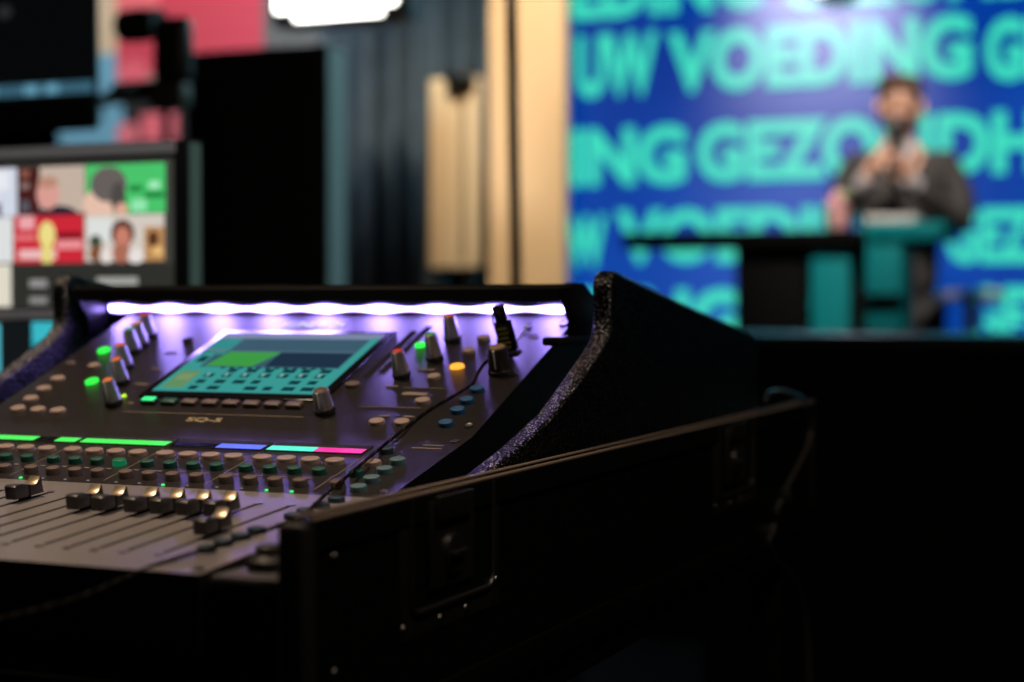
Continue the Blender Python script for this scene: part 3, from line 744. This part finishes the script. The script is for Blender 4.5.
made('backing', MB().box(A.x, B.x, bY, bY + .02, A.z, B.z), m_dark, bn)
made('top_bar', MB().cyl((A.x - .05, bY + .01, B.z), (B.x + .05, bY + .01, B.z), .02), M_BLACK, bn)
for x in (A.x, B.x): made('upright', MB().cyl((x, bY + .03, 0), (x, bY + .03, B.z + .02), .018), M_BLACK, bn)

# tall black cabinet with its right flank lit
kY = atz(320, 160, 4.3).y
A = aty(186, 400, kY); B = aty(326, 43, kY)
cb_ = thing('cabinet', ((A.x + B.x) / 2, kY, 0), 'tall black box in front of the curtain, its right side lit teal', 'cabinet')
zt = B.z
made('cabinet_body', MB().box(A.x, B.x, kY, kY + .10, .55, zt, bev=.006), mat('cabinet_black', (.014, .014, .015, 1), .55), cb_)
made('side_plate', MB().box(B.x - .001, B.x + .004, kY + .006, kY + .094, .57, zt - .01), mat('side_lit_tint', (.30, .34, .35, 1), .5), cb_, label='side plate, paler for the lit flank')  # plate colour paler than the box, painting in the lit flank
made('stand_pole', MB().cyl(((A.x + B.x) / 2, kY + .05, .02), ((A.x + B.x) / 2, kY + .05, .55), .025), M_BLACK, cb_)
made('stand_foot', MB().lathe([(.24, 0), (.24, .015), (.04, .03)], 24, Matrix.Translation(((A.x + B.x) / 2, kY + .05, 0))), M_BLACK, cb_)

# curtain with deep folds
cY2 = atz(400, 150, 5.6).y
A = aty(318, 300, cY2); B = aty(486, -20, cY2)
n = 120; cu = MB(); rows = []
for j in range(2):
    row = []
    for i in range(n + 1):
        u = i / n; x = A.x + (B.x - A.x) * u
        y = cY2 + .045 * math.sin(u * 2 * PI * 5.3) + .02 * math.sin(u * 2 * PI * 12.7 + 1)
        row.append(cu.bm.verts.new((x, y, .02 if j == 0 else B.z + .9)))
    rows.append(row)
for i in range(n): cu.bm.faces.new((rows[0][i], rows[0][i + 1], rows[1][i + 1], rows[1][i]))
cur = made('curtain', cu, mat('curtain_cloth', (.065, .10, .135, 1), .85, noise=(10, (.02, .026, .034, 1), 0)), None, angle=80)
cur.modifiers.new('thick', 'SOLIDIFY').thickness = .004
tag(cur, 'dark blue-grey folded curtain between the black box and the tan panels', 'curtain')

# ------------------------------------------------------------------ tan panels and pole
wY = Y_LED - .25
m_wood = mat('tan_panel', (.76, .55, .34, 1), .6, noise=(5, (.70, .50, .30, 1), 0))
A = aty(481, 300, wY); B = aty(565, -60, wY)
tag(made('tall_panel', MB().box(A.x, B.x, wY, wY + .06, .1, 3.3, bev=.004), m_wood), 'tall tan panel along the left edge of the LED wall, behind the dark pole', 'panel')
wY2 = cY2 - .25
A = aty(429, 268, wY2); B = aty(478, 76, wY2)
sp_ = thing('short_panel', ((A.x + B.x) / 2, wY2, 0), 'short tan panel standing left of the tall tan panel', 'panel')
made('board', MB().box(A.x, B.x, wY2, wY2 + .05, A.z, B.z, bev=.006), m_wood, sp_)
xm = aty(464, 200, wY2).x
made('shadow_strip', MB().box(xm - .008, xm + .008, wY2 - .012, wY2 + .001, A.z + .03, B.z - .06, bev=.003), mat('shadow_brown', (.26, .17, .09, 1), .6), sp_, label='brown strip painted as a shadow line')  # dark strip stands in for the shadow line on the board
made('clamp', MB().ball(((A.x + B.x) / 2 + .03, wY2 - .02, B.z - .01), .05, .03, .03), M_BLACK, sp_)
for x in (A.x + .03, B.x - .03): made('leg', MB().box(x - .015, x + .015, wY2 + .01, wY2 + .04, 0, A.z + .01), M_BLACK, sp_)
pY = atz(514, 150, 3.3).y
P = aty(512, 200, pY)
pol = thing('light_stand', (P.x, pY, 0), 'thin dark upright pole seen against the tall tan panel', 'stand')
P2 = aty(516, 278, pY); P3 = aty(511, 0, pY); slope = (P3 - P2)
base = P2 + slope * ((P2.z) / -slope.z if False else 0)
zr = (P2.z - .02) / slope.z
made('pole', MB().cyl(P2 - slope * zr, P2 + slope * 2.2, .0115), mat('pole_black', (.02, .017, .014, 1), .4), pol)
bp_ = P2 - slope * zr
for k in range(3):
    a = R(30 + 120 * k); made('leg', MB().cyl((bp_.x, bp_.y, .5), (bp_.x + .2 * math.cos(a), bp_.y + .2 * math.sin(a), .012), .010), M_BLACK, pol)

# ================================================================== LED WALL
A = aty(569, 420, Y_LED); B = aty(1110, -90, Y_LED)
lw = thing('led_wall', ((A.x + B.x) / 2, Y_LED + .06, .1), 'huge blue LED wall with rows of large turquoise capital letters', 'led wall')
LZ0, LZ1 = .35, 2.95
m_led = mat('led_blue', (.005, .005, .007, 1), .7, spec=.03, emit=srgb(6, 62, 168), estr=.85)
nt = m_led.node_tree; b = nt.nodes['Principled BSDF']; tc = nt.nodes.new('ShaderNodeTexCoord'); no = nt.nodes.new('ShaderNodeTexNoise')
no.inputs['Scale'].default_value = .9; nt.links.new(tc.outputs['Object'], no.inputs['Vector'])
cr = nt.nodes.new('ShaderNodeValToRGB'); cr.color_ramp.elements[0].color = srgb(2, 50, 150); cr.color_ramp.elements[1].color = srgb(10, 82, 190)
cr.color_ramp.elements[0].position = .3; cr.color_ramp.elements[1].position = .7
nt.links.new(no.outputs['Fac'], cr.inputs['Fac']); nt.links.new(cr.outputs['Color'], b.inputs['Emission Color'])
made('screen_panel', MB().box(A.x, B.x, Y_LED, Y_LED + .08, LZ0, LZ1), m_led, lw)
m_txt = mat('led_turquoise', (.005, .005, .007, 1), .7, spec=.03, emit=srgb(62, 222, 192), estr=1.0)
def ledtext(txt, px0, px1, pyb, cap=60):
    """words of one row; baseline pyb and cap height given at px0 of the row"""
    a = aty(px0, pyb, Y_LED - .004); c = aty(px1, pyb, Y_LED - .004); t_ = aty(px0, pyb - cap, Y_LED - .004)
    me = text_mesh(txt, c.x - a.x, (t_.z - a.z), .0, .046); me.materials.clear(); me.materials.append(m_txt)
    put('lettering', me, lw, (a.x, Y_LED - .004, a.z), R(90))
ledtext('EDING', 571, 763, 21); ledtext('GEZONDH', 782, 1092, 12)
ledtext('UW', 576, 657, 99, 63); ledtext('VOEDING', 668, 972, 94, 62); ledtext('GEZ', 985, 1095, 82, 64)
ledtext('ING', 571, 686, 187, 58); ledtext('GEZONDH', 697, 1042, 183, 60)
ledtext('W', 566, 606, 268, 52); ledtext('VOEDING', 616, 925, 264, 54); ledtext('GEZON', 946, 1104, 264, 56)
ledtext('DING', 571, 742, 347, 58); ledtext('UWE', 800, 935, 347, 60); ledtext('GEZO', 966, 1100, 346, 60)
for x in (A.x + .2, (A.x + B.x) / 2, B.x - .2): made('support_leg', MB().box(x - .04, x + .04, Y_LED + .01, Y_LED + .07, .10, LZ0), M_BLACK, lw)

# ================================================================== LAMPS IN VIEW
m_lamp = glow('lamp_lens', (1, .97, .90, 1), 9.0)
LY = atz(334, 5, 4.9).y
A = aty(276, 20, LY); B = aty(394, -70, LY)
lp_ = thing('studio_lamp', ((A.x + B.x) / 2, LY, A.z), 'glaring white studio lamp hanging at the top above the black box', 'lamp')
made('housing', MB().box(A.x - .02, B.x + .02, LY + .004, LY + .12, A.z - .02, B.z + .02, bev=.012), M_BLACK, lp_)
a = aty(276, 12, LY); b2 = aty(395, -62, LY)
made('lens', MB().box(a.x, b2.x, LY - .004, LY + .006, a.z, b2.z, bev=.003), m_lamp, lp_, label='glaring white lens')
a = aty(295, 20, LY); b2 = aty(382, 6, LY)
made('lower_lens', MB().box(a.x, b2.x, LY - .006, LY + .006, a.z, b2.z, bev=.003), m_lamp, lp_, label='glaring white lens')
made('yoke', MB().cyl(((A.x + B.x) / 2, LY + .06, B.z), ((A.x + B.x) / 2, LY + .06, 4.2), .02), M_BLACK, lp_)
# profile spot near the LED wall, top right
sY = Y_LED - .55
P = aty(822, -29, sY)
ps = thing('stage_spotlight', P, 'bright round stage spotlight at the top in front of the LED wall', 'lamp')
Mx = Matrix.Translation(P) @ Matrix.Rotation(PI / 2, 4, 'X')
made('lens', MB().lathe([(.085, 0), (.085, .012), (.05, .02)], 28, Mx), glow('spot_lens', (1, .98, 1, 1), 6.0), ps, label='glaring white lens')
made('can', MB().lathe([(.10, -.28), (.105, -.02), (.105, .004), (.09, .004)], 28, Mx), M_BLACK, ps)
made('yoke', MB().cyl(P + Vector((0, .14, .08)), Vector((P.x, P.y + .14, 4.2)), .018), M_BLACK, ps)

# ================================================================== STAGE FURNITURE
m_tbl = mat('table_black', (.002, .002, .002, 1), .6, spec=.06)
m_teal = mat('teal_panel', (.0, .19, .21, 1), .6, spec=.15)
qY = atz(760, 240, 6.0).y
A = aty(622, 249, qY); B = aty(866, 230, qY)
tt = thing('high_table', ((A.x + B.x) / 2, qY + .2, .1), 'long black high table with a teal leg panel, left of the standing presenter', 'table')
made('tabletop', MB().box(A.x, B.x, qY, qY + .26, A.z, B.z + .004, bev=.006), m_tbl, tt)
a = aty(736, 240, qY + .05); b2 = aty(806, 240, qY + .05)
made('pedestal', MB().box(a.x, b2.x, qY + .04, qY + .24, .1, A.z + .002, bev=.006), m_tbl, tt)
a = aty(811, 240, qY + .03); b2 = aty(849, 240, qY + .03)
made('leg_panel', MB().box(a.x, b2.x, qY + .03, qY + .07, .1, A.z + .002, bev=.004), m_teal, tt, label='teal panel')
a = aty(849, 240, qY + .08); b2 = aty(864, 240, qY + .08)
made('leg', MB().box(a.x, b2.x, qY + .08, qY + .12, .1, A.z + .002, bev=.004), m_tbl, tt)
# teal angled stand right of it
gY = qY - .22
A = aty(864, 241, gY); B = aty(944, 221, gY)
tl = thing('lectern', ((A.x + B.x) / 2, gY + .1, .1), 'teal stand with a broad top and one side panel, in front of the presenter', 'lectern')
made('top_board', MB().box(A.x, B.x, gY, gY + .25, A.z, B.z, bev=.006), m_teal, tl)
b2 = aty(902, 241, gY + .01)
made('side_panel', MB().box(A.x + .004, b2.x, gY + .01, gY + .23, .1, A.z + .002, bev=.006), m_teal, tl)
a = aty(866, 302, gY); b2 = aty(903, 294, gY)
made('cross_bar', MB().box(a.x, b2.x, gY - .012, gY + .011, a.z, b2.z, bev=.003), m_tbl, tl, label='black bar')
# papers and cup on the tables
P = aty(893, 221, gY + .10)
zt = B.z
pa = MB(); xa, xb = aty(868, 220, gY + .1).x, aty(918, 220, gY + .1).x
pa.box(xa, xb, gY + .05, gY + .20, zt, zt + .026, bev=.004)
tag(made('paper_stack', pa, mat('paper', (.62, .58, .56, 1), .7)), 'pale flat stack lying on the teal stand in front of the presenter', 'papers')
zt2 = aty(622, 232, qY).z + .004
P = aty(838, 234, qY + .10)
cu_ = thing('cup', (P.x, qY + .10, zt2), 'small pink and pale green pot at the right end of the black high table', 'cup')
made('pot', MB().lathe([(.030, 0), (.040, .06), (.042, .085), (.036, .085), (.034, .06)], 24, Matrix.Translation((P.x, qY + .10, zt2))), mat('pot_pink', (.80, .42, .42, 1), .5), cu_)
bl = MB()
for i in range(14):
    a = random.uniform(0, 2 * PI); r = random.uniform(0, .035); bl.mi = 0 if math.cos(a) < .2 else 1
    bl.ball((P.x + r * math.cos(a), qY + .10 + r * math.sin(a), zt2 + .095 + random.uniform(-.01, .025)), .016, seg=10)
made('blossom', bl, [mat('blossom_pink', (.80, .40, .45, 1), .6), mat('leaf_pale', (.48, .62, .32, 1), .6)], cu_, label='pink and pale green top')

# stool right of the presenter
stp = atz(958, 300, 6.66)
sl = thing('bar_stool', (stp.x, stp.y, .1), 'pale bar stool half hidden to the right of the presenter', 'stool')
m_st = mat('stool_pale', (.42, .38, .36, 1), .4)
zs = aty(951, 290, stp.y).z
made('seat', MB().lathe([(.05, zs - .045), (.125, zs - .035), (.13, zs - .01), (.11, zs)], 24, Matrix.Translation((stp.x + .05, stp.y, 0))), m_st, sl)
made('column', MB().cyl((stp.x + .05, stp.y, .12), (stp.x + .05, stp.y, zs - .04), .03), m_st, sl)
made('foot_plate', MB().lathe([(.14, .1), (.14, .112), (.03, .13)], 24, Matrix.Translation((stp.x + .05, stp.y, 0))), m_st, sl)

# long black counter between the stage and the case
nY = atz(900, 334, 3.4).y
zc_ = aty(900, 335.5, nY).z
ct = thing('counter', (aty(900, 335, nY).x, nY, 0), 'long black counter with a faint teal sheen on top, running in front of the stage', 'counter')
xa, xb = aty(690, 335, nY).x, aty(1120, 335, nY).x
made('worktop', MB().box(xa, xb, nY, nY + .45, zc_ - .03, zc_, bev=.004), mat('counter_top', (.02, .022, .024, 1), .22), ct)
made('front_panel', MB().box(xa + .02, xb - .02, nY + .03, nY + .42, 0, zc_ - .03), m_dark, ct)

# ================================================================== PRESENTER
FZ = 6.42
head_top = atz(899, 76, FZ)
pl_ = atz(899, 300, FZ)
PO = Vector((pl_.x, pl_.y, .10))
prot = math.atan2(PO.x, -PO.y) * 0 + R(13)
per = bpy.data.objects.new('person', None); COL.objects.link(per); per.location = PO; per.rotation_euler = (0, 0, prot); WORLD[per.name] = Matrix.Translation(PO) @ Matrix.Rotation(prot, 4, 'Z')
tag(per, 'bearded person in a dark suit standing behind the tables, holding a microphone to the mouth', 'person')
def skin_obj(name, verts, edges, mats, parent, lvl=2, label=None):
    me = bpy.data.meshes.new(name); me.from_pydata([v[0] for v in verts], edges, [])
    me.materials.append(mats)
    o = bpy.data.objects.new(name, me); COL.objects.link(o); o.parent = parent
    md = o.modifiers.new('Skin', 'SKIN'); md.use_smooth_shade = True
    for i, v in enumerate(verts):
        sv = me.skin_vertices[0].data[i]; r = v[1]; sv.radius = (r, r) if not isinstance(r, tuple) else r
        sv.use_root = (i == 0)
    sd = o.modifiers.new('Sub', 'SUBSURF'); sd.levels = lvl; sd.render_levels = lvl
    if label: o['label'] = label
    return o
H = head_top.z - .10                                        # standing height
k = H / 1.74
def v3(x, y, z): return (x * k, y * k, z * k)
m_skin = mat('skin', (.78, .44, .31, 1), .55)
m_suit = mat('suit_charcoal', (.040, .036, .035, 1), .8)
m_trs = mat('trousers_black', (.014, .013, .013, 1), .8)
m_shirt = mat('shirt_pale', (.55, .53, .55, 1), .7)
m_hair = mat('hair_dark', (.085, .042, .025, 1), .8)
# shoulders, elbows, wrists (x to the viewer's right, y away from the viewer)
ShL, ElL, WrL = (-.165, 0, 1.395), (-.235, -.10, 1.165), (-.128, -.265, 1.335)
ShR, ElR, WrR = (.165, .01, 1.400), (.212, -.09, 1.165), (.020, -.275, 1.330)
body = [(v3(0, 0, .95), .085), (v3(0, 0, 1.12), .095), (v3(0, -.01, 1.30), .10), (v3(0, 0, 1.42), .06), (v3(0, -.01, 1.50), .052), (v3(0, -.025, 1.56), .062), (v3(0, -.03, 1.63), .082), (v3(0, -.015, 1.69), .066),
        (v3(*ShL), .045), (v3(*ElL), .026), (v3(*WrL), .026), (v3(*ShR), .045), (v3(*ElR), .026), (v3(*WrR), .026),
        (v3(-.09, 0, .86), .045), (v3(-.10, -.02, .50), .038), (v3(-.10, 0, .10), .034), (v3(.09, 0, .86), .045), (v3(.11, -.02, .50), .038), (v3(.11, 0, .10), .034), (v3(-.10, -.13, .04), .03), (v3(.11, -.13, .04), .03)]
edges = [(0, 1), (1, 2), (2, 3), (3, 4), (4, 5), (5, 6), (6, 7), (3, 8), (8, 9), (9, 10), (3, 11), (11, 12), (12, 13), (0, 14), (14, 15), (15, 16), (0, 17), (17, 18), (18, 19), (16, 20), (19, 21)]
def hand(wi, wr, up, curl, side):
    """palm and five fingers closing round the microphone"""
    w = Vector(wr); up = Vector(up).normalized(); curl = Vector(curl).normalized(); ac = up.cross(curl).normalized() * side
    body.append((v3(*(w + up * .045)), (.030, .020))); pi = len(body) - 1; edges.append((wi, pi))
    for j, (off, ln) in enumerate(((-.030, .062), (-.011, .072), (.010, .068), (.029, .055))):
        a_ = w + up * .075 + ac * off; b_ = a_ + up * ln * .35 + curl * ln * .35; c_ = b_ + curl * ln * .45 - up * ln * .20
        for nn, p in enumerate((a_, b_, c_)):
            body.append((v3(*p), .0095 - .0008 * nn)); edges.append((pi if nn == 0 else len(body) - 2, len(body) - 1))
    a_ = w + up * .040 - ac * .034 + curl * .01; b_ = a_ + up * .028 + curl * .026 - ac * .006
    for nn, p in enumerate((a_, b_)): body.append((v3(*p), .011 - .001 * nn)); edges.append((pi if nn == 0 else len(body) - 2, len(body) - 1))
hand(10, WrL, (.35, -.10, 1), (1, -.2, 0), 1)
hand(13, WrR, (-.35, -.10, 1), (-1, -.15, .0), -1)
bd = skin_obj('body', body, edges, m_skin, per, 2)
fc = MB()
fc.mi = 0
hx = Matrix.Diagonal((k, k, k, 1))
def P_(m_): 
    me = m_
    return me
def bput(name, mb, mats, label=None):
    me = mb.mesh(name, mats, 60); me.transform(hx)
    o = bpy.data.objects.new(name, me); COL.objects.link(o); o.parent = per
    if label: o['label'] = label
    return o
bput('nose', MB().ball((0, -.118, 1.615), .014, .022, .022).ball((0, -.112, 1.64), .010, .014, .02), m_skin)
for sx in (-1, 1):
    bput('ear', MB().ball((sx * .082, -.02, 1.615), .010, .020, .032), m_skin)
    bput('eye', MB().ball((sx * .032, -.105, 1.645), .013, .008, .009), mat('eye_dark', (.05, .03, .02, 1), .3), label='dark eye')
    bput('eyebrow', MB().ball((sx * .034, -.106, 1.664), .022, .008, .005), m_hair)
bput('mouth', MB().ball((0, -.108, 1.575), .024, .008, .006), mat('lips', (.42, .14, .12, 1), .5))
bput('beard', MB().ball((0, -.050, 1.548), .060, .052, .036).ball((-.045, -.052, 1.568), .026, .036, .030).ball((.045, -.052, 1.568), .026, .036, .030), mat('beard_brown', (.13, .065, .04, 1), .8), label='short dark beard')
bput('hair', MB().ball((0, .005, 1.690), .088, .100, .056).ball((0, .035, 1.640), .088, .075, .080).ball((-.02, -.055, 1.712), .060, .040, .030), m_hair, label='short brown hair')
suit = [(v3(0, 0, .86), (.165, .115)), (v3(0, 0, 1.02), (.155, .108)), (v3(0, -.005, 1.22), (.165, .112)), (v3(0, 0, 1.36), (.150, .095)), (v3(0, .01, 1.425), (.075, .066)),
        (v3(*ShL), .072), (v3(-.215, -.05, 1.27), .058), (v3(*ElL), .052), (v3(-.185, -.185, 1.25), .045), (v3(-.140, -.245, 1.312), .039),
        (v3(*ShR), .074), (v3(.222, -.04, 1.27), .060), (v3(*ElR), .054), (v3(.130, -.190, 1.235), .046), (v3(.040, -.255, 1.308), .039)]
skin_obj('suit_jacket', suit, [(0, 1), (1, 2), (2, 3), (3, 4), (3, 5), (5, 6), (6, 7), (7, 8), (8, 9), (3, 10), (10, 11), (11, 12), (12, 13), (13, 14)], m_suit, per, 2, 'dark charcoal jacket')
bput('shirt_collar', MB().prism([(-.050, 1.47), (0, 1.30), (.050, 1.47), (.03, 1.50), (-.03, 1.50)], -.118, -.070, 'y', bev=.006), m_shirt, 'pale shirt front')
for w_, e_ in ((WrL, (-.140, -.245, 1.312)), (WrR, (.040, -.255, 1.308))):
    w_, e_ = Vector(w_), Vector(e_); d_ = (w_ - e_).normalized()
    bput('shirt_cuff', MB().cyl(e_ - d_ * .005, w_ + d_ * .012, .036, 18, .033), m_shirt, 'white cuff')
trs = [(v3(0, 0, .93), (.150, .11)), (v3(-.09, 0, .84), .096), (v3(-.105, -.02, .50), .070), (v3(-.105, .0, .08), .056), (v3(.09, 0, .84), .096), (v3(.115, -.02, .50), .070), (v3(.115, .0, .08), .056)]
skin_obj('trousers', trs, [(0, 1), (1, 2), (2, 3), (0, 4), (4, 5), (5, 6)], m_trs, per, 2, 'black trousers')
for sx in (-.105, .115): bput('shoe', MB().ball((sx, -.075, .042), .048, .135, .042), mat('shoe_black', (.01, .01, .01, 1), .3), 'black shoe')
# microphone: held, so a thing of its own
Mp = Matrix.Translation(PO) @ Matrix.Rotation(prot, 4, 'Z') @ hx
mic = thing('microphone', Mp @ Vector((-.045, -.30, 1.37)), 'black handheld microphone in front of the presenter\'s mouth', 'microphone')
p0, p1 = Mp @ Vector((-.052, -.315, 1.36)), Mp @ Vector((-.022, -.190, 1.53))
made('handle', MB().cyl(p0, p1, .014, 16, .019), M_BLACK, mic)
made('grille', MB().ball(p1 + (p1 - p0).normalized() * .018, .027), mat('grille_grey', (.16, .16, .17, 1), .45, .6), mic, label='grey ball grille')

# ================================================================== LIGHT
def area(name, loc, to, size, power, col, sizey=None):
    l = bpy.data.lights.new(name, 'AREA'); l.energy = power; l.color = col; l.size = size
    if sizey: l.shape = 'RECTANGLE'; l.size_y = sizey
    o = bpy.data.objects.new(name, l); COL.objects.link(o); o.location = loc
    o.rotation_euler = (Vector(to) - Vector(loc)).to_track_quat('-Z', 'Y').to_euler(); return o
def spot(name, loc, to, power, col, ang, blend=.4, soft=.08):
    l = bpy.data.lights.new(name, 'SPOT'); l.energy = power; l.color = col; l.spot_size = R(ang); l.spot_blend = blend; l.shadow_soft_size = soft
    o = bpy.data.objects.new(name, l); COL.objects.link(o); o.location = loc
    o.rotation_euler = (Vector(to) - Vector(loc)).to_track_quat('-Z', 'Y').to_euler(); return o
# warm house light above the desk
spot('house_light', (-1.35, 1.10, 2.9), (-.98, 1.10, .85), 140, (1, .74, .50), 33, .7, .2)
area('case_fill', (.35, .9, 2.5), (-.50, 1.3, .85), .3, 9, (1, .80, .62))  # added warm fill to pick out the case rails and latches
spot('monitor_fill', (-.9, 1.0, 3.4), (-1.5, mY, 1.1), 45, (.92, .96, 1), 30, .7, .1)  # added fill to brighten the monitor trims
# added spots for stage and backdrop, without fixtures
sp0 = atz(900, 200, 6.3)
spot('front_fill', (sp0.x + .2, sp0.y - 2.3, 3.9), sp0, 650, (1, .88, .78), 34, .6, .12)
wp = aty(525, 140, wY)
spot('panel_fill', (wp.x + .3, wp.y - 2.2, 3.9), wp, 600, (1, .83, .60), 34, .7, .15)
wp2 = aty(440, 160, wY2)
spot('short_panel_fill', (wp2.x + .7, wp2.y - 1.8, 3.6), wp2, 420, (1, .84, .62), 26, .7, .12)
cu2 = aty(390, 130, cY2)
spot('curtain_fill', (cu2.x + .5, cu2.y - 1.9, 4.0), cu2, 200, (.62, .92, 1), 40, .8, .2)
spot('teal_spill_fill', (-.3, 6.0, 3.4), (-2.0, 3.5, 1.2), 260, (.5, .95, 1), 24, .8, .1)  # added teal spot imitating the LED wall's spill
bp2 = aty(160, 40, bY)
spot('banner_fill', (bp2.x + .6, bp2.y - 2.0, 4.0), bp2, 430, (1, .92, .90), 50, .7, .15)
wl = aty(822, -8, Y_LED)
spot('wall_bloom_fill', (wl.x, Y_LED - .40, wl.z + .55), wl + Vector((0, 0, .02)), 4200, (1, .95, 1), 70, 1.0, .1)  # added spot lays the pale bloom on the LED wall

w = bpy.data.worlds.new('world'); S.world = w; w.use_nodes = True
w.node_tree.nodes['Background'].inputs[0].default_value = (.6, .65, .8, 1); w.node_tree.nodes['Background'].inputs[1].default_value = .0015
S.view_settings.view_transform = 'Standard'; S.view_settings.look = 'None'; S.view_settings.gamma = 1; S.view_settings.exposure = 0
S.view_settings.use_curve_mapping = False
